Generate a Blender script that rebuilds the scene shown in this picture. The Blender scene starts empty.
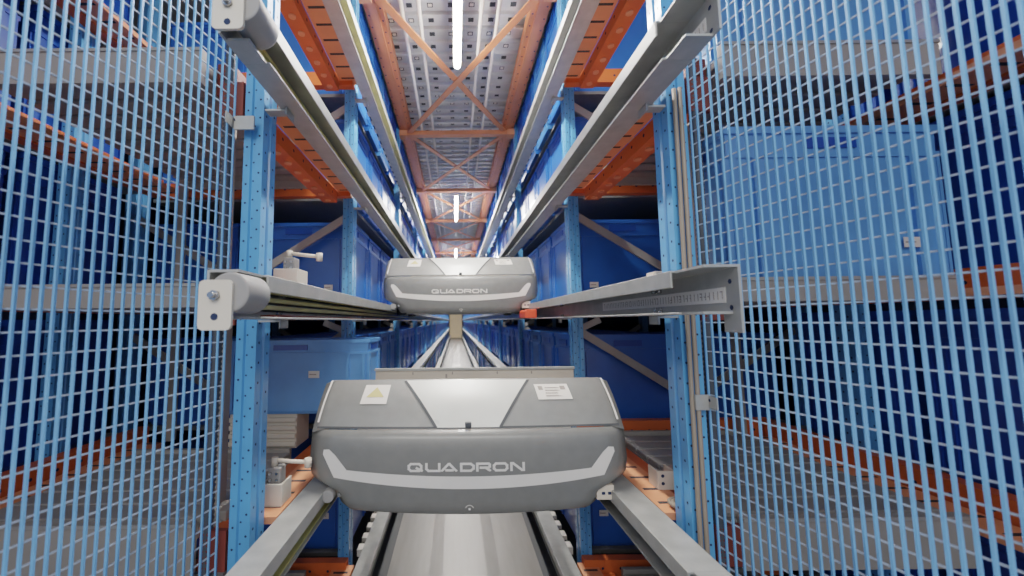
import bpy, math, random
from mathutils import Matrix, Vector
random.seed(7)
ZO = 1.35                       # world height of the camera's eye above the floor
C = bpy.context.scene.collection
scene = bpy.context.scene

# ------------------------------------------------------------------ materials
def lin(c):
    return tuple(((v/255)/12.92 if v/255 <= .04045 else ((v/255+.055)/1.055)**2.4) for v in c) + (1,)

def mat(name, rgb, rough=.5, metal=0, var=.12, scale=14, bump=0, coat=0, emit=None, rgb2=None, stretch=None):
    m = bpy.data.materials.new(name); m.use_nodes = True
    nt = m.node_tree; N = nt.nodes; L = nt.links
    b = N['Principled BSDF']
    b.inputs['Metallic'].default_value = metal
    b.inputs['Coat Weight'].default_value = coat
    tc = N.new('ShaderNodeTexCoord'); mp = N.new('ShaderNodeMapping')
    L.new(tc.outputs['Object'], mp.inputs['Vector'])
    if stretch: mp.inputs['Scale'].default_value = stretch
    nz = N.new('ShaderNodeTexNoise'); nz.inputs['Scale'].default_value = scale; nz.inputs['Detail'].default_value = 4
    L.new(mp.outputs['Vector'], nz.inputs['Vector'])
    cr = N.new('ShaderNodeValToRGB')
    c = lin(rgb); d = lin(rgb2) if rgb2 else tuple(v*(1-2*var) for v in c[:3])+(1,)
    cr.color_ramp.elements[0].position = .3; cr.color_ramp.elements[1].position = .7
    cr.color_ramp.elements[0].color = d; cr.color_ramp.elements[1].color = c
    L.new(nz.outputs['Fac'], cr.inputs['Fac']); L.new(cr.outputs['Color'], b.inputs['Base Color'])
    mr = N.new('ShaderNodeMapRange'); mr.inputs['To Min'].default_value = max(.02, rough-.08); mr.inputs['To Max'].default_value = min(1, rough+.08)
    L.new(nz.outputs['Fac'], mr.inputs['Value']); L.new(mr.outputs['Result'], b.inputs['Roughness'])
    if bump:
        bp = N.new('ShaderNodeBump'); bp.inputs['Strength'].default_value = bump; bp.inputs['Distance'].default_value = .002
        L.new(nz.outputs['Fac'], bp.inputs['Height']); L.new(bp.outputs['Normal'], b.inputs['Normal'])
    if emit:
        b.inputs['Emission Color'].default_value = lin(emit[0]); b.inputs['Emission Strength'].default_value = emit[1]
    return m

M = {}
M['wire']    = mat('fence_wire_blue', (116,174,228), .4, 0, .06, 20)
M['wire_x']  = mat('fence_wire_pale', (190,202,216), .4, 0, .06, 20)
M['post']    = mat('post_blue', (88,158,218), .36, 0, .08, 9, coat=.3)
M['hole']    = mat('dark_hole', (24,44,78), .8, 0, .1)
M['tote']    = mat('tote_blue', (46,106,196), .33, 0, .10, 5, coat=.15)
M['tote2']   = mat('tote_blue_pale', (76,138,216), .35, 0, .10, 5, coat=.15)
M['tote4']   = mat('tote_blue_light', (98,158,226), .35, 0, .10, 5, coat=.15)
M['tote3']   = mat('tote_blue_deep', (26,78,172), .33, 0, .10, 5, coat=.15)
M['orange']  = mat('orange_paint', (212,106,54), .42, 0, .10, 8)
M['orange_p']= mat('orange_hazed', (224,138,96), .45, 0, .08, 8)  # overhead orange with the washed-out haze put into its colour
M['orange_d']= mat('orange_lit_pink', (228,150,110), .5, 0, .08, 10)  # deck orange with the pinkish light falling on it mixed in
M['galv']    = mat('galvanised_steel', (176,176,172), .42, .35, .10, 22, bump=.05)
M['galv_d']  = mat('galvanised_steel_dull', (136,136,134), .5, .3, .12, 18, bump=.08)
M['ceil']    = mat('ceiling_steel', (206,208,210), .4, .25, .08, 10)
M['slot']    = mat('slot_dark', (50,54,60), .7, 0, .1)
M['panel']   = mat('panel_grey', (158,154,148), .55, 0, .06, 8)
M['bed']     = mat('bed_grey', (152,150,148), .5, .05, .10, 8)
M['cream']   = mat('cream_plastic', (214,206,192), .5, 0, .04, 8)
M['cream_d'] = mat('cream_painted_steel', (214,202,186), .5, 0, .05, 8)
M['bumper']  = mat('bumper_grey', (150,148,146), .55, 0, .05, 10)
M['shell']   = mat('shell_grey', (122,122,119), .36, .1, .05, 30, coat=.1)
M['hood']    = mat('hood_grey', (142,142,139), .32, .15, .05, 30, coat=.15)
M['recess']  = mat('recess_lit', (214,214,208), .30, .05, .04, 10)  # lamp reflection on the hood recess painted as a pale colour
M['groove']  = mat('groove_dark', (70,73,76), .6, 0, .1)
M['stripe']  = mat('stripe_pale', (224,220,214), .5, 0, .03, 10)
M['white']   = mat('sticker_white', (226,220,212), .5, 0, .03, 12)
M['yellow']  = mat('warning_yellow', (206,190,130), .5, 0, .04, 12)
M['ink']     = mat('ink_grey', (160,150,142), .6, 0, .08, 30)
M['red']     = mat('red_plastic', (230,80,50), .4, 0, .05, 10)
M['redd']    = mat('red_and_shaded_orange', (118,52,44), .5, 0, .05, 10)  # red of the strip; also orange beam ends with their shade painted in
M['bus']     = mat('conductor_yellow', (222,212,140), .4, .1, .10, 12)
M['black']   = mat('black_rubber', (22,22,24), .6, 0, .1, 12)
M['conduit'] = mat('conduit_dark_grey', (84,92,102), .5, 0, .1, 12)
M['cable']   = mat('cable_beige', (146,134,120), .5, 0, .06, 12)
M['steel']   = mat('bolt_steel', (190,190,190), .25, .9, .05, 20)
M['brace']   = mat('brace_grey', (168,164,160), .5, .2, .08, 12)
M['floor']   = mat('concrete_floor', (74,76,80), .6, 0, .12, 4, bump=.1)
M['plate']   = mat('aisle_plate_grey', (136,132,128), .38, .15, .08, 6, stretch=(6,.8,1))
M['wall']    = mat('wall_dark_blue', (28,44,84), .7, 0, .1, 2)
M['wallend'] = mat('wall_grey', (120,122,126), .7, 0, .1, 2)
M['tube']    = mat('lamp_tube', (255,255,255), .4, 0, 0, 1, emit=((255,250,240), 80))
M['beige']   = mat('cabinet_cream', (224,200,164), .5, 0, .04, 3, emit=((224,200,164), .25))  # cabinet is no lamp; a faint glow is added to its colour

# ------------------------------------------------------------------ mesh builder (coordinates relative to the eye)
class MB:
    def __init__(s): s.v=[]; s.f=[]; s.m=[]; s.sm=[]
    def face(s, pts, mi=0, sm=False):
        i=len(s.v); s.v += [tuple(p) for p in pts]; s.f.append(tuple(range(i,i+len(pts)))); s.m.append(mi); s.sm.append(sm)
    def box(s,x0,x1,y0,y1,z0,z1,mi=0):
        if x0>x1: x0,x1=x1,x0
        if y0>y1: y0,y1=y1,y0
        if z0>z1: z0,z1=z1,z0
        i=len(s.v)
        s.v += [(x0,y0,z0),(x1,y0,z0),(x1,y1,z0),(x0,y1,z0),(x0,y0,z1),(x1,y0,z1),(x1,y1,z1),(x0,y1,z1)]
        for q in ((0,3,2,1),(4,5,6,7),(0,1,5,4),(1,2,6,5),(2,3,7,6),(3,0,4,7)):
            s.f.append(tuple(i+k for k in q)); s.m.append(mi); s.sm.append(False)
    def cyl(s,p0,p1,r,n=12,mi=0,r2=None,caps=True):
        p0=Vector(p0); p1=Vector(p1); d=(p1-p0).normalized(); r2=r if r2 is None else r2
        a=d.orthogonal().normalized(); b=d.cross(a); i=len(s.v)
        for p,rr in ((p0,r),(p1,r2)):
            for k in range(n):
                t=2*math.pi*k/n; s.v.append(tuple(p+a*math.cos(t)*rr+b*math.sin(t)*rr))
        for k in range(n):
            s.f.append((i+k,i+(k+1)%n,i+n+(k+1)%n,i+n+k)); s.m.append(mi); s.sm.append(True)
        if caps:
            s.f.append(tuple(i+k for k in reversed(range(n)))); s.m.append(mi); s.sm.append(False)
            s.f.append(tuple(i+n+k for k in range(n))); s.m.append(mi); s.sm.append(False)
    def tube(s,pts,r,n=8,mi=0):
        pts=[Vector(p) for p in pts]; rings=[]; prev=None
        for j,p in enumerate(pts):
            d=(pts[min(j+1,len(pts)-1)]-pts[max(j-1,0)]).normalized()
            a=d.orthogonal().normalized() if prev is None else (prev-d*prev.dot(d)).normalized()
            prev=a; b=d.cross(a); i=len(s.v); rr = r[j] if isinstance(r,(list,tuple)) else r
            for k in range(n):
                t=2*math.pi*k/n; s.v.append(tuple(p+a*math.cos(t)*rr+b*math.sin(t)*rr))
            rings.append(i)
        for i0,i1 in zip(rings,rings[1:]):
            for k in range(n):
                s.f.append((i0+k,i0+(k+1)%n,i1+(k+1)%n,i1+k)); s.m.append(mi); s.sm.append(True)
        s.f.append(tuple(rings[0]+k for k in reversed(range(n)))); s.m.append(mi); s.sm.append(False)
        s.f.append(tuple(rings[-1]+k for k in range(n))); s.m.append(mi); s.sm.append(False)
    def prism(s,prof,y0,y1,mi=0):           # profile of (x,z) extruded along y
        n=len(prof); i=len(s.v)
        s.v += [(x,y0,z) for x,z in prof]+[(x,y1,z) for x,z in prof]
        for k in range(n):
            s.f.append((i+k,i+(k+1)%n,i+n+(k+1)%n,i+n+k)); s.m.append(mi); s.sm.append(False)
        s.f.append(tuple(i+k for k in reversed(range(n)))); s.m.append(mi); s.sm.append(False)
        s.f.append(tuple(i+n+k for k in range(n))); s.m.append(mi); s.sm.append(False)
    def bar(s,p0,p1,w,t,nrm,mi=0):          # flat bar: width w, thickness t along nrm
        p0=Vector(p0); p1=Vector(p1); d=(p1-p0).normalized(); nn=Vector(nrm).normalized(); u=d.cross(nn).normalized()
        i=len(s.v)
        for p in (p0,p1):
            for a,b in ((-1,-1),(1,-1),(1,1),(-1,1)): s.v.append(tuple(p+u*a*w/2+nn*b*t/2))
        for q in ((0,1,5,4),(1,2,6,5),(2,3,7,6),(3,0,4,7),(3,2,1,0),(4,5,6,7)):
            s.f.append(tuple(i+k for k in q)); s.m.append(mi); s.sm.append(False)
    def disc(s,c,r,axis,n=8,mi=0):
        pts=[]
        for k in range(n):
            t=2*math.pi*k/n; a,b=math.cos(t)*r,math.sin(t)*r
            pts.append((c[0]+a,c[1],c[2]+b) if axis=='y' else (c[0],c[1]+a,c[2]+b) if axis=='x' else (c[0]+a,c[1]+b,c[2]))
        s.face(pts,mi)
    def build(s,name,mats,parent=None,origin=None,bevel=0):
        me=bpy.data.meshes.new(name)
        o0=Vector(parent['_o']) if parent is not None else Vector(origin or (0,0,0))
        me.from_pydata([tuple(Vector(v)-o0) for v in s.v],[],s.f)
        for m in (mats if isinstance(mats,(list,tuple)) else [mats]): me.materials.append(M[m])
        me.polygons.foreach_set('material_index',s.m); me.polygons.foreach_set('use_smooth',s.sm); me.update()
        import bmesh
        bm=bmesh.new(); bm.from_mesh(me); bmesh.ops.recalc_face_normals(bm,faces=bm.faces); bm.to_mesh(me); bm.free()
        o=bpy.data.objects.new(name,me); C.objects.link(o)
        if parent is not None: o.parent=parent
        else: o.location=o0+Vector((0,0,ZO))
        o['_o']=tuple(o0)
        if bevel:
            b=o.modifiers.new('bevel','BEVEL'); b.width=bevel; b.segments=2; b.limit_method='ANGLE'
        return o

def tag(o,label=None,cat=None,group=None,kind=None):
    if label: o['label']=label
    if cat: o['category']=cat
    if group: o['group']=group
    if kind: o['kind']=kind
    return o
def thing(name,label,cat,loc,group=None):
    o=bpy.data.objects.new(name,None); C.objects.link(o); o.empty_display_size=.05
    o.location=Vector(loc)+Vector((0,0,ZO)); o['_o']=tuple(loc)
    return tag(o,label,cat,group)
def dup(o,loc,label,group=None):
    def cp(a,par):
        c=a.copy(); C.objects.link(c); c.parent=par
        for ch in a.children: cp(ch,c)
        return c
    c=cp(o,None); c.location=Vector(loc)+Vector((0,0,ZO)); c['_o']=tuple(loc); c['label']=label
    if group: c['group']=group
    return c
def struct(name,mb,m,**k): return tag(mb.build(name,m,**k),kind='structure')

# ------------------------------------------------------------------ dimensions
Y_END = 30.0
TOPS = [-1.09,-.495,.10,.660,1.226]             # rail top of each level
LEVEL = ['floor level','lower','middle','upper','topmost']
SIDE = {-1:dict(xin=-.39,xout=-.46,post=-.50,beam=-.565,fence=-.58,n='left'),
         1:dict(xin=.45,xout=.53,post=.565,beam=.63,fence=.63,n='right')}
FY = [.96,1.84]+[1.84+1.55*k for k in range(1,19)]
FLOOR = -1.35
ORD = ['first','second','third','fourth','fifth','sixth','seventh','eighth','ninth','tenth','eleventh','twelfth','thirteenth','fourteenth','fifteenth','sixteenth','seventeenth','eighteenth','nineteenth','twentieth']

# ------------------------------------------------------------------ the setting
b=MB(); b.box(-2.6,2.7,-1.5,Y_END+.5,FLOOR-.05,FLOOR); struct('floor',b,'floor')
b=MB(); b.box(-2.66,-2.6,-.3,Y_END+.5,FLOOR,1.92); struct('wall_left',b,'wall')
b=MB(); b.box(2.7,2.76,-.3,Y_END+.5,FLOOR,1.92); struct('wall_right',b,'wall')
b=MB(); b.box(-2.6,2.7,Y_END+.5,Y_END+.56,FLOOR,1.92); struct('wall_end',b,'wallend')
# ceiling: steel decking with cross ribs and rows of slots
b=MB(); b.box(-2.6,2.7,-.3,Y_END+.5,1.885,1.92,0)
y=-.25
while y<Y_END:
    b.box(-.62,.70,y,y+.022,1.862,1.885,0)
    if y<13:
        for k in range(8):
            x=-.40+k*.125
            b.box(x,x+.035,y+.052,y+.085,1.8838,1.8845,1)
            b.box(x+.006,x+.029,y+.058,y+.079,1.8832,1.8842,2 if random.random()<.35 else 1)
    y+=.115
struct('ceiling',b,['ceil','slot','white'])
# raised grey plate along the bottom of the aisle
b=MB(); b.prism([(-.365,FLOOR),(.435,FLOOR),(.435,-1.30),(.22,-1.30),(.15,-1.296),(-.08,-1.296),(-.15,-1.30),(-.365,-1.30)],.3,Y_END)
tag(b.build('aisle_plate','plate',origin=(.03,.3,FLOOR)),'long grey steel plate lying on the floor down the aisle','floor plate')

# ------------------------------------------------------------------ rails
def rail(side,lv):
    S=SIDE[side]; xi,xo=S['xin'],S['xout']; zt=TOPS[lv]; zb=zt-.092; y0=.79; t=.005; s=side
    bus = 'holding yellow conductor strips' if s<0 else 'with printed scale strip'
    T=thing('guide_rail',f'{LEVEL[lv]} galvanised guide rail on the {S["n"]} side of the aisle, {bus}','rail',((xi+xo)/2,.7,zb),'guide rails of the shuttle aisle')
    lip=.036
    b=MB()
    b.prism([(xo,zt),(xi,zt),(xi,zt-lip),(xi+s*t,zt-lip),(xi+s*t,zt-t),(xo-s*t,zt-t),(xo-s*t,zb+t),(xi+s*.012,zb+t),(xi+s*.012,zb),(xo,zb)],y0,Y_END)
    b.build('channel','galv',T,bevel=.0015)
    # end of the rail, lip cut away
    b=MB(); b.box(xo,xo-s*t,.70,y0,zb,zt); b.box(xo-s*t,xi+s*.012,.70,y0,zt-t,zt); b.box(xo-s*t,xi+s*.02,.72,y0,zb,zb+t)
    if s>0:
        if lv!=3: b.box(xo,xo-s*t,.70,.745,zb-.035,zb)
        for zz in (zt-.03,zb+.012): b.disc((xo-s*(t+.0006),.722,zz),.005,'x',10,1)
    b.build('end_section',['galv','hole'],T)
    # mounting brackets at each upright
    for k,fy in enumerate(FY[:6]):
        b=MB(); b.box(xo-s*.022,xo-s*.018,fy-.005,fy+.040,zb-.022,zb-.001); b.box(xo-s*.018,S['post'],fy+.005,fy+.035,zb-.006,zb-.001); b.box(xo+s*.001,xo+s*.005,fy+.005,fy+.035,zb,zt-.03)
        br=b.build('mounting_bracket','galv',T)
        if k<2:
            for yy in (fy+.008,fy+.034):
                q=MB(); q.cyl((xo-s*.006,yy,zb+.005),(xo-s*.006,yy,zb+.013),.0065,6); q.cyl((xo-s*.006,yy,zb+.011),(xo-s*.006,yy,zb+.02),.003,8)
                q.cyl((xo-s*t,yy,zt-.03),(xo-s*.014,yy,zt-.03),.0055,6)
                q.build('bolt','steel',br)
    # blocks behind the rail: light through gaps painted white, dark gaps black
    b=MB(); y=1.95
    while y<12:
        b.box(xo+s*.002,xo+s*.030,y,y+.05,zt-.045,zt-.012,0); b.box(xo+s*.002,xo+s*.026,y+.052,y+.098,zt-.045,zt-.03,1); y+=.10
    b.build('light_gap_strip',['white','black'],T)
    if s<0:
        b=MB()
        for zz in (zt-.064,zt-.046,zt-.026):
            b.box(xo+.006,xo+.020,.80,Y_END,zz-.005,zz+.005,0); b.box(xo+.006,xo+.012,.80,Y_END,zz-.009,zz-.006,1)
        b.box(xo+.02,xi-.02,.86,Y_END,zb+.006,zb+.010,2)
        b.build('conductor_strip',['bus','black','redd' if lv==2 else 'bus'],T)
        # end plate, bumper roller
        b=MB(); x0,x1=xo+.002,xi-.018
        x1=-.398; ze0,ze1=zb-(.010 if lv==3 else .020),zt-.022
        r=.010; pr=[]
        for cx,cz,a0 in ((x1-r,ze1-r,0),(x0+r,ze1-r,90),(x0+r,ze0+r,180),(x1-r,ze0+r,270)):
            for k in range(5): a=math.radians(a0+k*22.5); pr.append((cx+r*math.cos(a),cz+r*math.sin(a)))
        b.prism(pr,.676,.682)
        ep=b.build('end_plate','cream',T)
        xm=(x0+x1)/2
        q=MB(); q.cyl((xm,.676,ze1-.028),(xm,.669,ze1-.028),.0095,6); q.cyl((xm,.670,ze1-.028),(xm,.660,ze1-.028),.005,10); q.build('bolt','steel',ep)
        q=MB(); q.cyl((xm,.6758,ze1-.066),(xm,.6752,ze1-.066),.0065,14); q.build('hole','hole',ep)
        b=MB(); cx,cz=-.408,zt-.044; b.cyl((cx,.6825,cz),(cx,.765,cz),.037,36); b.build('bumper_roller','bumper',T,bevel=.004)
    else:
        b=MB(); xx=xo-t-.0006; z0,z1=zb+.022,zb+.052
        b.box(xx,xx-.0008,.735,1.35,z0,z1,0)
        y=.742
        while y<1.34:
            w=random.choice((.004,.006,.007)); g=xx-.001
            b.box(g,g-.0006,y,y+.0016,z0+.007,z1-.007,1)
            if random.random()<.4: b.box(g,g-.0006,y,y+w,z1-.0095,z1-.007,1)
            if random.random()<.3: b.box(g,g-.0006,y,y+w,z0+.0135,z0+.0155,1)
            if random.random()<.3: b.box(g,g-.0006,y,y+w,z0+.007,z0+.009,1)
            y+=.0125
        if lv==2:
            q=MB(); q.prism([(.385,.012),(.4495,.012),(.4495,.060),(.395,.060),(.385,.048)],2.10,2.29); q.build('stop_block','red',T,bevel=.004)['label']='red-orange stop block beside the far shuttle'
        sc=b.build('scale_strip',['stripe','ink'],T); sc['label']='pale strip printed with tiny scale marks'
for lv in range(5):
    for s in (-1,1): rail(s,lv)

# ------------------------------------------------------------------ uprights and frames
def post_mb(x,s,y0,z0,z1,holes=True):       # x = face toward the aisle, grows outward by s
    b=MB(); w,d=.05,.07
    # folded profile with a groove on the aisle face and on the front face
    P=[(0,0),(w*.36,0),(w*.42,.006),(w*.58,.006),(w*.64,0),(w,0),(w,d),(0,d),(0,d*.60),(.006,d*.56),(.006,d*.44),(0,d*.40)]
    n=len(P); i=len(b.v)
    for z in (z0,z1): b.v += [(x+s*px,y0+py,z) for px,py in P]
    for k in range(n): b.f.append((i+k,i+(k+1)%n,i+n+(k+1)%n,i+n+k)); b.m.append(0); b.sm.append(False)
    b.f.append(tuple(i+k for k in range(n))); b.m.append(0); b.sm.append(False)
    b.f.append(tuple(i+n+k for k in range(n))); b.m.append(0); b.sm.append(False)
    if holes:
        z=z0+.04
        while z<z1-.02:
            b.disc((x+s*w*.18,y0-.0006,z),.0029,'y',8,1); b.disc((x+s*w*.82,y0-.0006,z+.02),.0029,'y',8,1)
            b.disc((x+s*w*.5,y0+.0052,z+.03),.0025,'y',6,1)
            b.disc((x-s*.0006,y0+d*.2,z+.01),.0035,'x',8,1); b.disc((x-s*.0006,y0+d*.8,z+.03),.0035,'x',8,1)
            z+=.05
    return b
ZT=1.84
for s in (-1,1):
    S=SIDE[s]
    T=thing('rack_upright',f'nearest blue perforated upright on the {S["n"]} side, beside the wire mesh fence','rack post',(S['post'],FY[0],FLOOR),'front uprights')
    post_mb(S['post'],s,FY[0],FLOOR,ZT).build('post',['post','hole'],T)
    b=MB(); b.box(S['post'],S['post']+s*.050,FY[0],FY[0]+.070,FLOOR,FLOOR+.008); b.build('base_plate','galv',T)
    first=None
    XR = s*1.58 if s<0 else 1.66
    for k,fy in enumerate(FY[1:]):
        lab=f'blue braced rack upright pair, {ORD[k]} behind the nearest upright on the {S["n"]} side'
        if first is None:
            T=thing('braced_upright',lab,'rack upright',(S['post'],fy,FLOOR),f'braced uprights of the {S["n"]} rack')
            post_mb(S['post'],s,fy,FLOOR,ZT).build('post',['post','hole'],T)
            post_mb(XR,s,fy,FLOOR,ZT,False).build('post',['post','hole'],T)
            xa,xb=S['post']+s*.05,XR
            xm=(xa+xb)/2
            for zt in (-.06,.52,1.10,-.64):
                for p,q in (((xa,zt),(xm,zt-.33)),((xm,zt-.33),(xb,zt))):
                    m=MB(); m.bar((p[0],fy+.035,p[1]),(q[0],fy+.035,q[1]),.036,.012,(0,1,0)); m.build('diagonal_brace','brace',T)
            m=MB(); m.bar((xa,fy+.02,-.04),(xa+s*.09,fy+.02,.0),.03,.010,(0,1,0)); m.build('short_brace','brace',T)
            first=T
        else: dup(first,(S['post'],fy,FLOOR),lab)

# ------------------------------------------------------------------ shelf beams and decks
def deck_strip(x0,x1,y0,y1,z0,z1,slots=True):
    b=MB(); b.box(x0,x1,y0,y1,z0,z1,0)
    if slots:
        y=y0+.05; a=x0+(x1-x0)*.15; c=x0+(x1-x0)*.85
        while y<y1-.02:
            b.box(a,c,y,y+.012,z1,z1+.0006,1); b.box(a,c,y,y+.012,z0-.0006,z0,1); y+=.085
    return b
for s in (-1,1):
    S=SIDE[s]
    for lv in range(5):
        zt=TOPS[lv]; n=S['n']
        # longitudinal beam
        T=thing('shelf_beam',f'orange beam running lengthwise under the {LEVEL[lv]} shelf of the {n} rack','shelf beam',(S['beam'],.99,zt-.085),'lengthwise orange shelf beams')
        b=MB(); a,c=S['beam'],S['beam']+s*.065
        b.box(a,c,.99,1.79,zt-.085,zt-.03)
        y=1.04
        while y<1.75: b.disc((a-s*.0006,y,zt-.055),.006,'x',8,1); b.cyl((a+s*.032,y+.03,zt-.090),(a+s*.032,y+.03,zt-.085),.014,8,2); y+=.085
        b.build('beam',['orange','hole','orange_d'],T)
        b=MB(); b.box(a-s*.0,c,.975,.9895,zt-.105,zt-.01); b.build('end_cap','redd',T)  # end of the orange beam, its shade painted as maroon
        # near slotted deck
        b=deck_strip(S['xout']+s*.012,S['beam']-s*.002,1.04,1.83,zt-.028,zt-.010); 
        tag(b.build('shelf_deck',['orange_d','slot'],origin=((S['xout']+S['beam'])/2,1.04,zt-.028)),f'slotted orange deck strip beside the {LEVEL[lv]} rail, front of the {n} rack','shelf deck','slotted front deck strips')
        # far deck under the totes
        b=MB(); b.box(S['beam'],S['beam']+s*1.0,1.93,Y_END,zt-.0295,zt-.012)
        tag(b.build('shelf_deck','galv_d',origin=(S['beam']+s*.3,1.93,zt-.0295)),f'long grey shelf under the row of totes on the {LEVEL[lv]} tier, {n} rack','shelf deck','long shelves under the totes')
        # cross beam at the first frame
        if not (s<0 and lv==1) :
            b=MB(); b.box(S['post'],s*1.45,1.795,1.835,zt-.05,zt+(.03 if lv==1 else .02),0)
            for k in range(10): b.disc((S['post']+s*(.08+k*.08),1.7945,zt-.015),.006,'y',8,1)
            # leave the lengthwise beam free: notch
            tag(b.build('cross_beam',['orange','hole'],origin=(S['post']+s*.4,1.795,zt-.05)),f'orange cross beam before the first frame at the {LEVEL[lv]} shelf, {n} side','cross beam','orange cross beams of the racks')

# ------------------------------------------------------------------ conveyors behind the fences
for s in (-1,1):
    S=SIDE[s]; n=S['n']
    for lv,(yf,zt,h) in {0:(1.0,-1.08,.09),1:(1.0,-.500,.125),2:(.97,.104,.062),3:(.95,.73,.095)}.items():
        xa,xb=s*.665 if s<0 else .715, s*1.29
        T=thing('cross_conveyor',f'grey cross conveyor at the {LEVEL[lv]} tier behind the {n} mesh fence','conveyor',((xa+xb)/2,yf,zt-h),'grey cross conveyors')
        b=MB(); b.box(xa,xb,yf,yf+.02,zt-h,zt); b.box(xa,xb,yf-.004,yf,zt-.008,zt,1); b.build('side_panel',['panel','galv'],T)
        yr=1.58 if (s<0 and lv==1) else 1.765
        b=MB(); b.box(xa,xb,yr-.02,yr,zt-h,zt); b.build('side_panel','panel',T)
        b=MB(); b.box(xa,xb,yf+.021,yr-.021,zt-.05,zt-.03)
        y=yf+.06; 
        while y<yr-.06: b.box(xa,xb,y,y+.078,zt-.030,zt-.014); b.box(xa,xb,y,y+.06,zt-.062,zt-.05); y+=.085
        b.build('slatted_bed','bed',T,bevel=.004)
        below={0:FLOOR,1:-1.08,2:-.50,3:.104,4:.73}[lv]
        for lx,ly in ((xa+s*.005,yf+.15),(xb-s*.04,yr-.05)):
            b=MB(); b.box(lx,lx+s*.025,ly,ly+.029,below+(.0 if lv==0 else -.012),zt-.05); b.build('leg','panel',T)
        b=MB(); b.box(xa-s*.048,xa-s*.002,yf+.062,yf+.13,zt-.095,zt+.0); b.box(xa-s*.040,xa-s*.010,yf+.055,yf+.062,zt-.05,zt-.02); b.build('drive_box','panel' if lv!=3 else 'redd',T,bevel=.004)  # upper box takes the maroon painted for a shaded orange beam end

    # rear beam, deck strip and upright
    for lv in (1,2,3,4):
        zt=TOPS[lv]
        b=deck_strip(s*1.30,s*1.395,-.2,1.74,zt-.05,zt-.03,True)
        tag(b.build('shelf_deck',['orange_d','slot'],origin=(s*1.35,.8,zt-.05)),f'pinkish orange deck strip behind the {n} fence at the {LEVEL[lv]} tier','shelf deck','rear deck strips')
        b=MB(); b.box(s*1.40,s*1.45,-.2,1.78,zt-.055,zt+.03,0)
        for k in range(22): b.disc((s*1.3994,-.15+k*.085,zt-.01),.006,'x',8,1)
        tag(b.build('shelf_beam',['orange','hole'],origin=(s*1.42,.8,zt-.055)),f'orange rear beam seen through the {n} fence at the {LEVEL[lv]} tier','shelf beam','rear orange beams')
    T=thing('rack_upright',f'pale blue rear upright seen through the {n} mesh fence','rack post',(s*1.455,1.40,FLOOR))
    post_mb(s*1.455,s,1.40,FLOOR,ZT).build('post',['post','hole'],T)
    b=MB(); b.box(s*1.45,s*1.51,1.38,1.49,FLOOR,FLOOR+.008); b.build('base_plate','galv',T)

# ------------------------------------------------------------------ totes (open blue bins)
def tote_parts(T,W,D,H,m,detail=True,label_side=None):
    """W along x, D along y, origin at the bottom centre (coordinates around T's own origin)."""
    ox,oy,oz=T['_o']; b=MB(); tp=.012
    def ring(z,g): return [(ox-W/2+g,oy-D/2+g,oz+z),(ox+W/2-g,oy-D/2+g,oz+z),(ox+W/2-g,oy+D/2-g,oz+z),(ox-W/2+g,oy+D/2-g,oz+z)]
    R=[ring(0,tp+.006),ring(.012,tp),ring(H*.80,.008),ring(H*.80,.003),ring(H*.83,.003),ring(H*.83,.008),ring(H*.955,.007),ring(H*.955,0),ring(H,0),ring(H,.010),ring(.02,.022)]
    i=len(b.v)
    for r in R: b.v+=r
    for j in range(len(R)-1):
        for k in range(4): b.f.append((i+j*4+k,i+j*4+(k+1)%4,i+j*4+4+(k+1)%4,i+j*4+4+k)); b.m.append(0); b.sm.append(False)
    b.f.append((i+3,i+2,i+1,i)); b.m.append(0); b.sm.append(False)
    e=i+(len(R)-1)*4; b.f.append((e,e+1,e+2,e+3)); b.m.append(0); b.sm.append(False)
    r=b
    for fx in (-.46,-.36,.36,.46):            # corner ribs on long sides, both directions
        for yy in (-1,1):
            x=ox+W*fx; yb=oy+yy*(D/2-.010); r.box(x-.006,x+.006,yb,yb+yy*.0085,oz+.02,oz+H*.80)
        for xx in (-1,1):
            y=oy+D*fx; xb=ox+xx*(W/2-.010); r.box(xb,xb+xx*.0085,y-.006,y+.006,oz+.02,oz+H*.80)
    h=b
    for xx in (-1,1):
        xb=ox+xx*(W/2-.0075); y0,y1=oy-min(.07,D*.22),oy+min(.07,D*.22)
        h.box(xb,xb+xx*.004,y0,y1,oz+H*.86,oz+H*.93,1)
    for yy in (-1,1):
        yb=oy+yy*(D/2-.0075); h.box(ox-.07,ox+.07,yb,yb+yy*.004,oz+H*.86,oz+H*.93,1)
    b.build('body',[m,'tote3'],T)
    if label_side:
        q=MB(); ax,sg,u,v=label_side
        if ax=='y': yb=oy+sg*(D/2-.002); q.box(ox+u-.022,ox+u+.022,yb,yb+sg*.0012,oz+v-.014,oz+v+.014,0); q.box(ox+u-.018,ox+u+.010,yb+sg*.0012,yb+sg*.0018,oz+v-.002,oz+v+.002,1)
        else: xb=ox+sg*(W/2-.002); q.box(xb,xb+sg*.0012,oy+u-.022,oy+u+.022,oz+v-.014,oz+v+.014,0)
        q.build('paper_label',['white','ink'],T)['label']='white paper label'
TW,TD,TH=.58,.335,.43
far=MB(); n_t=0
protos={}
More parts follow.
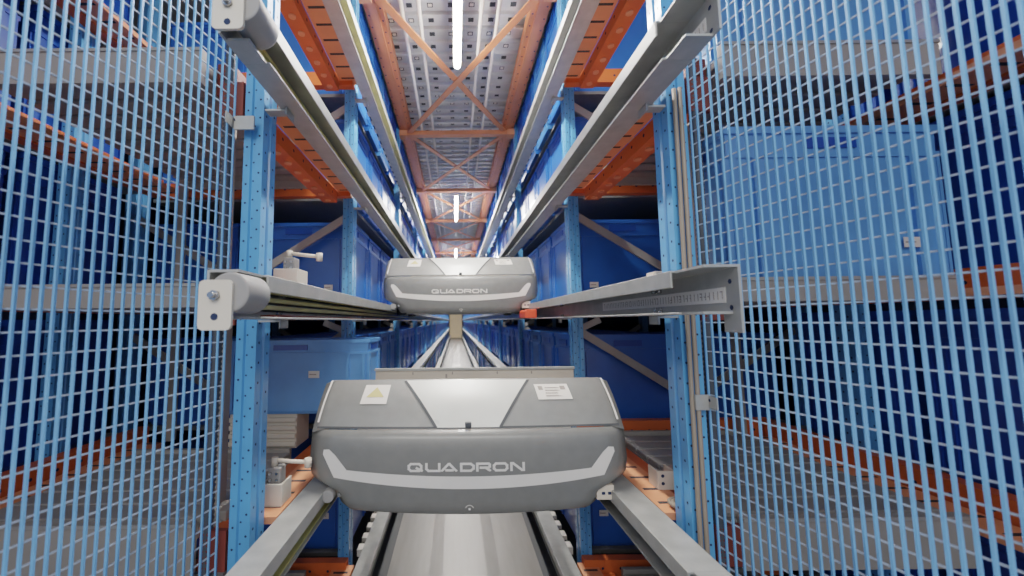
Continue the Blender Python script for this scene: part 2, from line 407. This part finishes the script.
for s in (-1,1):
    S=SIDE[s]; n=S['n']; xc=S['post']+s*(.02+TW/2)
    for k,m in enumerate(('tote','tote2','tote3')):
        protos[(s,k)]=None
    for lv in range(5):
        hs=1.42 if lv==4 else 1
        zb=TOPS[lv]-.0115; idx=0
        for bay in range(1,len(FY)-1):
            for q in range(4):
                yc=FY[bay]+.07+.02+.18+q*.365
                if bay<=5:
                    k=random.choice((0,0,1,1,2)) if idx else 0
                    lab=f'blue tote, {ORD[idx]} from the front on the {LEVEL[lv]} shelf of the {n} rack'
                    grp=f'blue totes on the {LEVEL[lv]} shelf of the {n} rack'
                    if idx==0:
                        T=thing('storage_tote',lab,'tote',(xc,yc,zb),grp); tote_parts(T,TW,TD,TH*hs,'tote',True,('y',-1,-s*.16,.09 if lv!=0 else .16))
                    elif protos[(s,k)] is None:
                        T=thing('storage_tote',lab,'tote',(xc,yc,zb),grp); tote_parts(T,TW,TD,TH-.005,('tote','tote2','tote3')[k]); protos[(s,k)]=T
                    else: dup(protos[(s,k)],(xc,yc,zb),lab,grp).scale=(1,1,hs)
                    idx+=1
                else:
                    far.box(xc-TW/2,xc+TW/2,yc-.17,yc+.17,zb+.001,zb+TH*hs*.85); far.box(xc-TW/2-.008,xc+TW/2+.008,yc-.178,yc+.178,zb+TH*hs*.85,zb+TH*hs)
    # second totes deeper in the rack, behind the first frame
    for lv in range(5):
        xa,xb=(-1.125,-1.545) if s<0 else (1.19,1.625)
        T=thing('storage_tote',f'blue tote deep in the first bay behind the zigzag braces, {LEVEL[lv]} shelf, {n} rack','tote',((xa+xb)/2,FY[1]+.285,TOPS[lv]-.0115),'deep totes in the first bay')
        tote_parts(T,abs(xb-xa),.36,TH,'tote')
tag(far.build('storage_totes','tote',origin=(0,12,FLOOR)),'distant rows of blue totes filling both racks far down the aisle','totes',kind='stuff')
# rear totes behind the conveyors
proto=None
for s in (-1,1):
    n=SIDE[s]['n']
    for lv in (0,1,2,3,4):
        for q in range(4):
            yc=.18+q*.44; loc=(s*(1.525+TW/2),yc,TOPS[lv]-.0)
            lab=f'dark blue tote behind the {n} fence, {LEVEL[lv]} tier, {ORD[3-q]} from the rear cross beam'
            if proto is None:
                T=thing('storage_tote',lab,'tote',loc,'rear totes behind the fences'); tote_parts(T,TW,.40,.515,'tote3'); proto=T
            else: dup(proto,loc,lab)
    for lv in (0,1,2,3,4):      # long rear shelf carrying them
        zt=TOPS[lv]; b=MB(); b.box(s*1.515,s*2.15,-.2,1.80,zt-.03,zt-.001)
        tag(b.build('shelf_deck','bed',origin=(s*1.8,.8,zt-.03)),f'grey shelf carrying the rear totes behind the {n} fence, {LEVEL[lv]} tier','shelf deck','grey rear shelves')
# tote on the right conveyor, close behind the fence
T=thing('storage_tote','large pale blue tote on the middle conveyor behind the right mesh fence','tote',(1.05,1.16,.0905)); 
tote_parts(T,.60,.29,.44,'tote4',True,('y',-1,.19,.11))
T=thing('storage_tote','pale blue tote on the upper conveyor behind the right mesh fence','tote',(1.02,1.14,.7165))
tote_parts(T,.56,.29,.42,'tote4',True)
# tote half on the lower shuttle
T=thing('transfer_table','cream ribbed transfer table behind the lower left latch','table',(-.85,1.68,-.52))
b=MB(); b.box(-.93,-.655,1.60,1.735,-.51,-.372)
for z in (-.50,-.468,-.436,-.404): b.box(-.93,-.655,1.588,1.60,z,z+.018)
b.build('ribbed_body','cream',T,bevel=.003)
T=thing('storage_tote','bright blue tote pulled half out of the left rack behind the near shuttle','tote',(-.680,1.685,-.3715)); tote_parts(T,.655,.22,.300,'tote4',True,('y',-1,.10,.16))

# ------------------------------------------------------------------ shuttles
def shuttle(loc,label,rear_plate=True,K_=1.05):
    """built around the near one: x centre .035, front at y 1.15"""
    T=thing('shuttle_vehicle',label,'shuttle',(.035,1.15,-.57),'aisle shuttles'); X0=.035; Y0=1.15
    prof=[(-.550,.020,.352),(-.540,.008,.362),(-.520,.004,.372),(-.500,.002,.384),(-.486,.001,.410),(-.470,.0,.437),(-.455,.0,.450),(-.42,.0,.455),(-.38,.002,.454),(-.346,.006,.452),(-.334,.014,.451),(-.326,.026,.450)]
    prof=[(z+.006,a,w*1.045) for z,a,w in prof]
    def fy(x,z):
        for (z0,a0,w0),(z1,a1,w1) in zip(prof,prof[1:]):
            if z<=z1: t=max(0,(z-z0)/(z1-z0)); a=a0+(a1-a0)*t; break
        else: a=prof[-1][1]
        return Y0+a-.020*(1-min(1,(x/.455)**2)) 
    NX=25
    b=MB(); i=len(b.v)
    for z,a,w in prof:
        for k in range(NX):
            u=-1+2*k/(NX-1); x=u*w; dz=-.012*(1-u*u) if z<-.515 else 0
            b.v.append((X0+x,fy(x,z)+(.03*max(0,abs(u)-.93)/.07),z+dz))
    for j in range(len(prof)-1):
        for k in range(NX-1):
            b.f.append((i+j*NX+k,i+j*NX+k+1,i+(j+1)*NX+k+1,i+(j+1)*NX+k)); b.m.append(0); b.sm.append(True)
    # sides going back
    for e in (0,NX-1):
        q=len(b.v)
        for j,(z,a,w) in enumerate(prof):
            x=(-1 if e==0 else 1)*w; b.v.append((X0+x,Y0+.20,z))
        for j in range(len(prof)-1):
            b.f.append((i+j*NX+e,i+(j+1)*NX+e,q+j+1,q+j)); b.m.append(0); b.sm.append(False)
    # underside
    b.face([(X0-.352,Y0+.03,-.55),(X0+.352,Y0+.03,-.55),(X0+.352,Y0+.2,-.55),(X0-.352,Y0+.2,-.55)])
    b.build('front_panel','shell',T)
    # sloping hood
    hz0,hz1=-.318,-.190
    def hood(x,t,off=0):
        z=hz0+(hz1-hz0)*t; y0=fy(x,-.321)+.002; y1=Y0+.125-.004*(1-min(1,(x/.46)**2))
        y=y0+(y1-y0)*t; bow=.010*math.sin(math.pi*min(1,t)) ; nz=.70; 
        return (X0+x,y-off*nz-bow*.5,z+off*nz+bow*.6)
    b=MB(); i=len(b.v); NT=7
    for j in range(NT):
        t=j/(NT-1)
        for k in range(NX):
            u=-1+2*k/(NX-1); p=list(hood(u*(.470-.008*t),t))
            e=max(0,abs(u)-.90)/.10; p[2]-=.012*e*e; b.v.append(tuple(p))
    for j in range(NT-1):
        for k in range(NX-1): b.f.append((i+j*NX+k,i+j*NX+k+1,i+(j+1)*NX+k+1,i+(j+1)*NX+k)); b.m.append(0); b.sm.append(True)
    for e in (0,NX-1):
        q=len(b.v)
        for j in range(NT): v=b.v[i+j*NX+e]; b.v.append((v[0],Y0+.20,v[2]-.0))
        for j in range(NT-1): b.f.append((i+j*NX+e,i+(j+1)*NX+e,q+j+1,q+j)); b.m.append(0); b.sm.append(False)
        v0=b.v[i+e]; b.face([v0,(v0[0],Y0+.2,v0[2]),(v0[0],Y0+.2,v0[2]-.02),(v0[0],v0[1],v0[2]-.02)])
    tp=[b.v[i+(NT-1)*NX+k] for k in range(NX)]
    b.face(tp+[(tp[-1][0],Y0+.205,tp[-1][2]),(tp[0][0],Y0+.205,tp[0][2])])
    H=b.build('hood','hood',T)
    def patch(pts,name,m,parent,off,n=10):        # quad patch on the hood from (x,t) corners bl,br,tr,tl
        q=MB(); k0=len(q.v); (bl,br,tr,tl)=pts
        for j in range(n+1):
            w=j/n
            for k in range(n+1):
                u=k/n; x=(bl[0]*(1-u)+br[0]*u)*(1-w)+(tl[0]*(1-u)+tr[0]*u)*w; t=(bl[1]*(1-u)+br[1]*u)*(1-w)+(tl[1]*(1-u)+tr[1]*u)*w
                q.v.append(hood(x,t,off))
        for j in range(n):
            for k in range(n): q.f.append((k0+j*(n+1)+k,k0+j*(n+1)+k+1,k0+(j+1)*(n+1)+k+1,k0+(j+1)*(n+1)+k)); q.m.append(0); q.sm.append(True)
        return q.build(name,m,parent)
    patch([(-.093,.02),(.093,.02),(.196,.97),(-.196,.97)],'hood_recess','recess',H,.0010)
    for sx in (-1,1):
        patch([(sx*.096-.005,.02),(sx*.096+.005,.02),(sx*.199+.005,.95),(sx*.199-.005,.95)],'hood_groove','groove',H,.0022)
        patch([(sx*.454-.003,.10),(sx*.454+.003,.10),(sx*.440+.003,.98),(sx*.440-.003,.98)],'edge_highlight','stripe',H,.0022)  # pale side strips are painted highlights along the hood edges
    patch([(-.455,0),(.455,0),(.455,.035),(-.455,.035)],'hood_groove','groove',H,.0008,24)
    st=patch([(-.335,.44),(-.252,.44),(-.245,.86),(-.325,.86)],'warning_sticker','white',H,.0024); st['label']='white sticker with a pale yellow warning triangle'
    q=MB(); q.face([hood(-.318,.58,.0034),(hood(-.262,.58,.0034)),(hood(-.288,.80,.0034))]); q.build('warning_triangle','yellow',st)
    st=patch([(.222,.50),(.330,.50),(.322,.84),(.215,.84)],'information_sticker','white',H,.0024); st['label']='white sticker with small grey lines'
    q=MB()
    for t in (.56,.62,.68,.74):
        q.face([hood(.248,t,.0034),hood(.285+.02*random.random(),t,.0034),hood(.285,t+.02,.0034),hood(.248,t+.02,.0034)])
    q.face([hood(.228,.70,.0034),hood(.242,.70,.0034),hood(.240,.79,.0034),hood(.226,.79,.0034)]); q.face([hood(.298,.71,.0034),hood(.314,.71,.0034),hood(.312,.79,.0034),hood(.296,.79,.0034)])
    q.build('printed_lines','ink',st)
    q=MB(); c=hood(0,.05,.004); q.box(c[0]-.009,c[0]+.009,c[1]-.006,c[1]+.008,c[2]-.006,c[2]+.008); q.build('latch','groove',H,bevel=.002)
    # stripe across the front
    def fpt(x,z,off=.0016): return (X0+x,fy(x,z)-off,z)
    q=MB(); K=36; i=len(q.v); xs=[-.392+.784*k/K for k in range(K+1)]
    for x in xs:
        a=(x/.392)**2; z0=-.478+.030*a; z1=-.443+.020*a
        q.v+= [fpt(x,z0),fpt(x,z1)]
    for k in range(K): q.f.append((i+2*k,i+2*k+2,i+2*k+3,i+2*k+1)); q.m.append(0); q.sm.append(True)
    for sx in (-1,1):
        q.face([fpt(sx*.392,-.448),fpt(sx*.355,-.426),fpt(sx*.390,-.385),fpt(sx*.408,-.370),fpt(sx*.424,-.371),fpt(sx*.426,-.384)])
    q.build('pale_stripe','stripe',T)
    # lettering QUADRON, wide technical letters, each letter a mesh
    st_=.35
    def rr(w,r): return [(r,0),(w-r,0),(w,r),(w,1-r),(w-r,1),(r,1),(0,1-r),(0,r),(r,0)]
    G={'Q':(2.02,[rr(1.72,.28),[(1.10,.40),(1.80,0)]]),
       'U':(1.78,[[(0,1),(0,.28),(.28,0),(1.78,0),(1.78,1)]]),
       'A':(2.0,[[(.02,0),(.92,.98),(1.08,.98),(1.98,0)],[(.62,.08),(1.50,.08)]]),
       'D':(1.70,[[(0,0),(0,1),(1.3,1),(1.7,.70),(1.7,.30),(1.3,0),(0,0)]]),
       'R':(1.76,[[(0,0),(0,1),(1.55,1),(1.72,.86),(1.72,.56),(1.55,.42),(.45,.42)],[(1.15,.42),(1.74,0)]]),
       'O':(1.80,[rr(1.80,.28)]),
       'N':(1.70,[[(0,0),(0,1),(.25,1),(1.45,0),(1.70,0),(1.70,1)]])}
    starts=dict(zip(range(7),(85,217,332,477,597,722,852))); Hl=.0190; zl=-.4271; sc=.334/ (955-85)
    lt=[]
    for k,ch in enumerate('QUADRON'):
        w,strokes=G[ch]; q=MB(); x0=-.176+(starts[k]-85)*sc+.003
        for pl in strokes:
            for (ax,az),(bx_,bz) in zip(pl,pl[1:]):
                L=math.hypot(bx_-ax,bz-az); ux,uz=(bx_-ax)/L,(bz-az)/L; e=st_*.42; h=st_/2
                A=(ax-ux*e,az-uz*e); B=(bx_+ux*e,bz+uz*e); px,pz=-uz*h,ux*h
                n=3
                for j in range(n):
                    P=[(A[0]+(B[0]-A[0])*t,A[1]+(B[1]-A[1])*t) for t in (j/n,(j+1)/n)]
                    cs=[(P[0][0]-px,P[0][1]-pz),(P[1][0]-px,P[1][1]-pz),(P[1][0]+px,P[1][1]+pz),(P[0][0]+px,P[0][1]+pz)]
                    q.face([fpt(x0+cx*Hl*1.09,zl+min(1.17,max(-.17,cz))*Hl,.0018) for cx,cz in cs])
        q.build('letter_'+ch.lower(),'stripe',T)
    # round emblem low on the front
    q=MB(); 
    for k in range(16):
        a0,a1=2*math.pi*k/16,2*math.pi*(k+1)/16
        q.face([fpt(math.cos(a0)*.013,-.536+math.sin(a0)*.013,.002),fpt(math.cos(a1)*.013,-.536+math.sin(a1)*.013,.002),fpt(math.cos(a1)*.0105,-.536+math.sin(a1)*.0105,.002),fpt(math.cos(a0)*.0105,-.536+math.sin(a0)*.0105,.002)])
    q.box(X0-.003,X0+.003,fy(0,-.536)-.004,fy(0,-.536),-.539,-.533); q.build('round_emblem','stripe',T)
    # lower body, load bed, cream plates
    b=MB(); b.box(X0-.345,X0+.345,Y0+.05,Y0+.80,-.545,-.40); b.build('chassis','shell',T,bevel=.004)
    b=MB(); b.box(X0-.34,X0+.34,Y0+.21,Y0+.66,-.40,-.378)
    for k in range(3): b.box(X0-.34,X0+.34,Y0+.34+k*.09,Y0+.40+k*.09,-.378,-.374)
    b.build('load_bed','bed',T)
    b=MB(); b.box(X0-.340,X0+.412,Y0+.316,Y0+.325,-.38,-.186); b.box(X0-.343,X0+.415,Y0+.310,Y0+.332,-.186,-.178,1)
    for x in (-.2,-.05,.12,.25): b.box(X0+x,X0+x+.004,Y0+.3145,Y0+.316,-.202,-.192,2)
    b.box(X0-.075,X0-.068,Y0+.3145,Y0+.316,-.215,-.200,2)
    b.build('back_plate',['cream_d','galv','ink'],T)
    # rear housing
    b=MB(); b.prism([(X0-.45,-.46),(X0-.36,-.545),(X0+.36,-.545),(X0+.45,-.46),(X0+.45,-.25),(X0-.45,-.25)],Y0+.70,Y0+.86); b.build('rear_housing','shell',T,bevel=.01)
    for sx,nm in ((-1,'cable'),(1,'cream_d')):
        xx=X0+sx*.40
        if sx<0:
            q=MB(); q.cyl((xx-.012,Y0+.00,-.505),(xx-.012,Y0+.07,-.505),.018,20); q.build('guide_roller','bumper',T,bevel=.003)
            q=MB(); q.cyl((xx+.022,Y0+.008,-.500),(xx+.022,Y0+.05,-.500),.008,14); q.cyl((xx+.022,Y0-.002,-.500),(xx+.022,Y0+.008,-.500),.005,10); q.build('roller_pin','steel',T)
        else:
            q=MB(); q.box(xx-.028,xx+.022,Y0+.004,Y0+.05,-.522,-.482,0)
            q.box(xx-.014,xx-.004,Y0+.0032,Y0+.004,-.508,-.500,1); q.box(xx+.004,xx+.014,Y0+.0032,Y0+.004,-.508,-.500,1); q.build('guide_bracket',['cream_d','hole'],T,bevel=.003)
        for yy in (.05,.70):
            q=MB(); q.cyl((X0+sx*.355,Y0+.14+yy*.9,-.530),(X0+sx*.415,Y0+.14+yy*.9,-.530),.026,18); q.build('wheel','black',T)
    return T
near=shuttle(None,'grey shuttle with pale stripe and lettering nearest the camera, on the lower rails')
up=dup(near,(.035,2.31,-.57+.597),'grey shuttle farther down the aisle, on the middle rails','aisle shuttles')

# ------------------------------------------------------------------ latches on the decks
def latch(x,y,z,label,flip=1,lever=True,sc=1.0):
    T=thing('position_latch',label,'latch',(x,y,z))
    b=MB(); w,d,h=.030*sc,.032*sc,.060*sc
    b.box(x-w,x+w,y-d,y-d+.006,z,z+h); b.box(x-w,x-w+.006,y-d+.006,y+d,z,z+h); b.box(x+w-.006,x+w,y-d+.006,y+d,z,z+h); b.box(x-w+.006,x+w-.006,y-d+.006,y+d,z,z+.006)
    b.build('bracket','cream',T,bevel=.002)
    if not lever:
        q=MB(); q.cyl((x-.012,y-d-.0006,z+h*.35),(x-.012,y-d,z+h*.35),.005,10); q.cyl((x-.012,y-d-.0006,z+h*.75),(x-.012,y-d,z+h*.75),.005,10); q.build('hole','hole',T); return T
    q=MB(); q.box(x-.018,x+.018,y-.018,y+.020,z+.03,z+h+.038); q.build('connector_block','bed',T,bevel=.003)
    q=MB()
    for a in (-.009,.009):
        for c in (h+.006,h+.024): q.cyl((x+a,y-.018,z+c),(x+a,y-.023,z+c),.004,8)
    q.build('screws','steel',T)
    q=MB(); q.cyl((x-.006,y,z+h+.038),(x-.006,y,z+h+.062),.009,12); q.tube([(x-.006,y,z+h+.054),(x+flip*.04,y+.005,z+h+.048),(x+flip*.085,y+.01,z+h+.044)],.006,8); q.cyl((x+flip*.085,y+.01,z+h+.030),(x+flip*.085,y+.01,z+h+.055),.010,10)
    q.build('lever','cream_d',T)
    return T
latch(-.517,1.19,TOPS[2]-.0098,'cream latch bracket with grey connector and lever on the left middle deck',1,True,1.25)
latch(-.514,1.125,TOPS[1]-.0098,'cream latch bracket with grey connector on the lower left deck beside the near shuttle')
latch(.622,1.20,TOPS[1]-.0098,'cream folded bracket with two holes on the lower right deck',-1,False,.9)
latch(.592,1.10,TOPS[2]-.0098,'small cream bracket on the right middle deck beside the nearest upright',-1,False,.75)
b=MB()
for r in (.034,.024):
    b.tube([(.598+r*math.cos(t)*.8,1.06+r*math.sin(t),TOPS[1]+.000+.006*(t/8)) for t in [k*2*math.pi/16 for k in range(17)]],.005,8)
tag(b.build('cable_loop','cable',origin=(.598,1.06,TOPS[1])),'beige loop of cable lying on the lower right deck','cable')

# ------------------------------------------------------------------ mesh fences
for s in (-1,1):
    S=SIDE[s]; x=S['fence']; n=S['n']
    T=thing('mesh_fence',f'pale blue welded wire mesh fence on the {n} of the aisle mouth','fence',(x,.4,FLOOR))
    z0,z1=FLOOR+.03,1.60
    A=(-.572,.950) if s<0 else (.62,.952); B=(-.675,.54) if s<0 else (.725,.50)     # far end, nearer bend
    r=.0020; r2=.0014; b=MB(); c0=380.0; off=c0*abs(A[0])/A[1]; pts=[]
    dX=(B[0]-A[0])/(A[1]-B[1])
    while True:                                  # wires spread wider toward the free end
        k=off/c0; y=(abs(A[0])+abs(dX)*A[1])/(k+abs(dX)); xx=A[0]+dX*(A[1]-y); pts.append((xx,y))
        if y<.30: break
        off+= (7.4+.033*(off-235)) if s<0 else (7.6+.032*(off-255))
    d=(pts[-1][1]-pts[-2][1]); yy=pts[-1][1]
    while yy>-.2: yy+=d; pts.append((pts[-1][0]+dX*(-d),yy))
    for xx,y in pts: b.box(xx-r,xx+r,y-r,y+r,z0,z1,0)
    y0,y1=pts[-1][1],A[1]; x=(pts[0][0]+pts[-1][0])/2
    P0,P1=pts[0],pts[-1]; z=z0; go=s*(r+r2)
    while z<z1:
        b.bar((P0[0]+go,P0[1],z),(P1[0]+go,P1[1],z),r2*2,r2*2,(0,0,1),1); z+=.0354
    b.build('wire_mesh',['wire','wire_x'],T)
    b=MB(); b.bar((P1[0],P1[1]-.02,FLOOR),(P1[0],P1[1]-.02,z1+.03),.03,.03,(1,0,0)); b.build('fence_post','post',T)
    b=MB(); b.bar((P0[0],P0[1],z1+.012),(P1[0],P1[1],z1+.012),.02,.02,(0,0,1)); b.build('top_rail','post',T)
    b=MB(); b.bar((P0[0],P0[1],FLOOR+.014),(P1[0],P1[1],FLOOR+.014),.02,.026,(0,0,1)); b.build('bottom_rail','post',T)
    x=A[0]
    for z in ((.515,) if s<0 else (-.20,)):
        q=MB(); xa=x-s*.008
        q.box(xa-.004,xa-.001,y1-.045,y1-.006,z-.014,z+.014); q.box(xa-s*.001,S['post']+s*.012,y1-.016,y1-.010,z-.020,z+.016,0)
        for yy,zz in ((y1-.02,z+.004),(y1-.006,z-.006)): q.disc((xa-s*.0046,yy,zz),.004,'x',8,1)
        q.build('clip',['galv','hole'],T)
    # corrugated conduit behind the fence
    b=MB(); pts=[];rad=[]; z=-1.30; k=0
    xc=-.612 if s<0 else .648; yc=.985
    while z<1.55:
        pts.append((xc+.004*math.sin(z*3),yc,z)); rad.append(.0105 if k%2 else .0140); z+=.0065; k+=1
    b.tube(pts,rad,8)
    tag(b.build('corrugated_conduit','conduit',origin=(xc,yc,-1.3)),f'dark grey corrugated conduit hanging behind the {n} mesh fence','conduit')
for k,dx in enumerate((0,.012)):
    b=MB(); pts=[(.574+dx+.005*math.sin(z*2.2+.5)+(.008*max(0,-z-.05)),.948-.004*k,z) for z in [-1.2+.06*j for j in range(31)]]
    b.tube(pts,.0055,8)
    tag(b.build('cable','cable',origin=(.583+dx,.95,-1.2)),f'beige cable running up the front of the right upright, {"inner" if k==0 else "outer"} of two','cable')

# ------------------------------------------------------------------ overhead: beams, braces, pipes, lamps
for s in (-1,1):
    n=SIDE[s]['n']; a,c=(-.50,-.395) if s<0 else (.455,.56)
    b=MB(); b.prism([(a,1.78),(c,1.78),(c,1.86),(a,1.86)],-.3,Y_END); b.box(a+.03,c-.03,-.3,Y_END,1.768,1.78)
    y=0
    while y<10: b.disc((a+.015,y,1.7795),.006,'z',8,1); b.disc((c-.015,y+.04,1.7795),.006,'z',8,1); y+=.09
    tag(b.build('roof_beam',['orange_p','hole'],origin=((a+c)/2,0,1.78)),f'orange overhead beam running the length of the aisle on its {n} side','beam')
first=None
for k,fy in enumerate(FY[1:]):
    lab=f'orange overhead tie beam across the aisle, {ORD[k]} from the front'
    T=thing('tie_beam',lab,'beam',(.03,fy,1.73),'overhead tie beams') if first is None else dup(first,(.03,fy,1.73),lab)
    if first is None:
        b=MB(); b.box(-.48,.54,fy,fy+.06,1.725,1.765); b.build('beam','orange_p',T)
        for x in (-.50,.50):
            q=MB(); q.box(x,x+.065,fy-.015,fy+.075,1.715,1.767); q.build('end_bracket','orange_d',T)
        first=T
for k in range(6):
    y0=FY[1+k]+.06 if k else FY[1]+.06; y1=FY[2+k]
    for (xa,xb,w) in ((-.41,.47,'left to right'),(.47,-.41,'right to left')):
        z=1.752 if xa<0 else 1.742
        b=MB(); b.bar((xa,y0,z),(xb,y1,z),.045,.008,(0,0,1))
        tag(b.build('cross_brace','orange_p',origin=((xa+xb)/2,(y0+y1)/2,z)),f'orange diagonal overhead brace in the {ORD[k]} bay, running {w} going away','brace','overhead cross braces')
y0=.2; z=1.752
for (xa,xb,w) in ((-.41,.47,'left to right'),(.47,-.41,'right to left')):
    z=1.752 if xa<0 else 1.742
    b=MB(); b.bar((xa,FY[1]-1.5,z),(xb,FY[1],z),.045,.008,(0,0,1)); tag(b.build('cross_brace','orange_p',origin=(0,1,z)),f'orange diagonal overhead brace above the aisle mouth, running {w} going away','brace','overhead cross braces')
for k,(x,w) in enumerate(((-.29,'outermost left'),(-.19,'inner left'),(.17,'inner right'),(.27,'outermost right'))):
    b=MB(); b.cyl((x,-.2,1.79),(x,Y_END,1.79),.012,10)
    tag(b.build('conduit_pipe','white',origin=(x,0,1.79)),f'thin white ceiling pipe along the aisle, {w} of four','pipe','ceiling pipes')
lamps=[(.9,2.38),(5.0,6.2),(8.8,10.0),(12.6,13.8),(16.4,17.6),(20.2,21.4),(24,25.2)]
for k,(ya,yb) in enumerate(lamps):
    T=thing('batten_lamp',f'white glowing tube lamp hanging on the aisle centre line, {ORD[k]} from the front','lamp',(.03,ya,1.70),'ceiling tube lamps')
    b=MB(); b.box(.005,.055,ya,yb,1.685,1.712); b.build('housing','white',T)
    b=MB(); b.cyl((.03,ya+.02,1.668),(.03,yb-.02,1.668),.020,14); b.build('tube','tube',T)
    for yy in (ya+.15,yb-.15):
        b=MB(); b.cyl((.03,yy,1.712),(.03,yy,1.885),.004,8); b.build('hanger','steel',T)
    l=bpy.data.lights.new('tube_light','AREA'); l.shape='RECTANGLE'; l.size=.06; l.size_y=yb-ya; l.energy=[50,85,100,100,100,100,100][k]; l.color=(1,.97,.93)
    o=bpy.data.objects.new('tube_light',l); C.objects.link(o); o.location=(.03,(ya+yb)/2,1.642+ZO)
# cream cabinet closing the far end
T=thing('end_cabinet','cream cabinet closing the far end of the aisle','cabinet',(.03,Y_END,FLOOR))
b=MB(); b.box(-.45,.51,Y_END+.03,Y_END+.4,FLOOR,.62); b.build('body','beige',T,bevel=.02)
b=MB(); b.box(-.40,.02,Y_END+.01,Y_END+.03,-.8,.55); b.build('door','beige',T); b=MB(); b.box(.04,.46,Y_END+.01,Y_END+.03,-.8,.55); b.build('door','beige',T)

# ------------------------------------------------------------------ light and camera
w=bpy.data.worlds.new('World'); scene.world=w; w.use_nodes=True
bg=w.node_tree.nodes['Background']; bg.inputs['Color'].default_value=(.94,.95,.98,1); bg.inputs['Strength'].default_value=.75
def area(name,loc,target,size,energy,color):
    l=bpy.data.lights.new(name,'AREA'); l.shape='RECTANGLE'; l.size,l.size_y=size; l.energy=energy; l.color=color
    o=bpy.data.objects.new(name,l); C.objects.link(o); o.location=Vector(loc)+Vector((0,0,ZO))
    o.rotation_euler=(Vector(target)-Vector(loc)).to_track_quat('-Z','Y').to_euler(); return o
area('hall_light',(-.2,-2.2,2.0),(0,1.2,-.2),(2.8,1.4),85,(1,.97,.94))

cam=bpy.data.cameras.new('camera'); co=bpy.data.objects.new('camera',cam); C.objects.link(co); scene.camera=co
F=380.0; CX,VY=455.0,321.0
cam.sensor_fit='HORIZONTAL'; cam.sensor_width=36; cam.lens=F/1024*36
cam.shift_x=(512-CX)/1024
p=math.atan((VY-288)/F)
co.matrix_world=Matrix.Translation((0,0,ZO)) @ Matrix.Rotation(math.pi/2+p,4,'X') @ Matrix.Rotation(math.radians(-.6),4,'Z')
cam.clip_start=.01; cam.clip_end=100
cam.dof.use_dof=True; cam.dof.focus_distance=1.25; cam.dof.aperture_fstop=cam.lens/1000/.005
scene.view_settings.view_transform='Filmic'; scene.view_settings.look='None'; scene.view_settings.exposure=0; scene.view_settings.gamma=1
scene.cycles.use_denoising=True
scene.cycles.max_bounces=6
for o in list(bpy.data.objects):
    if '_o' in o: del o['_o']
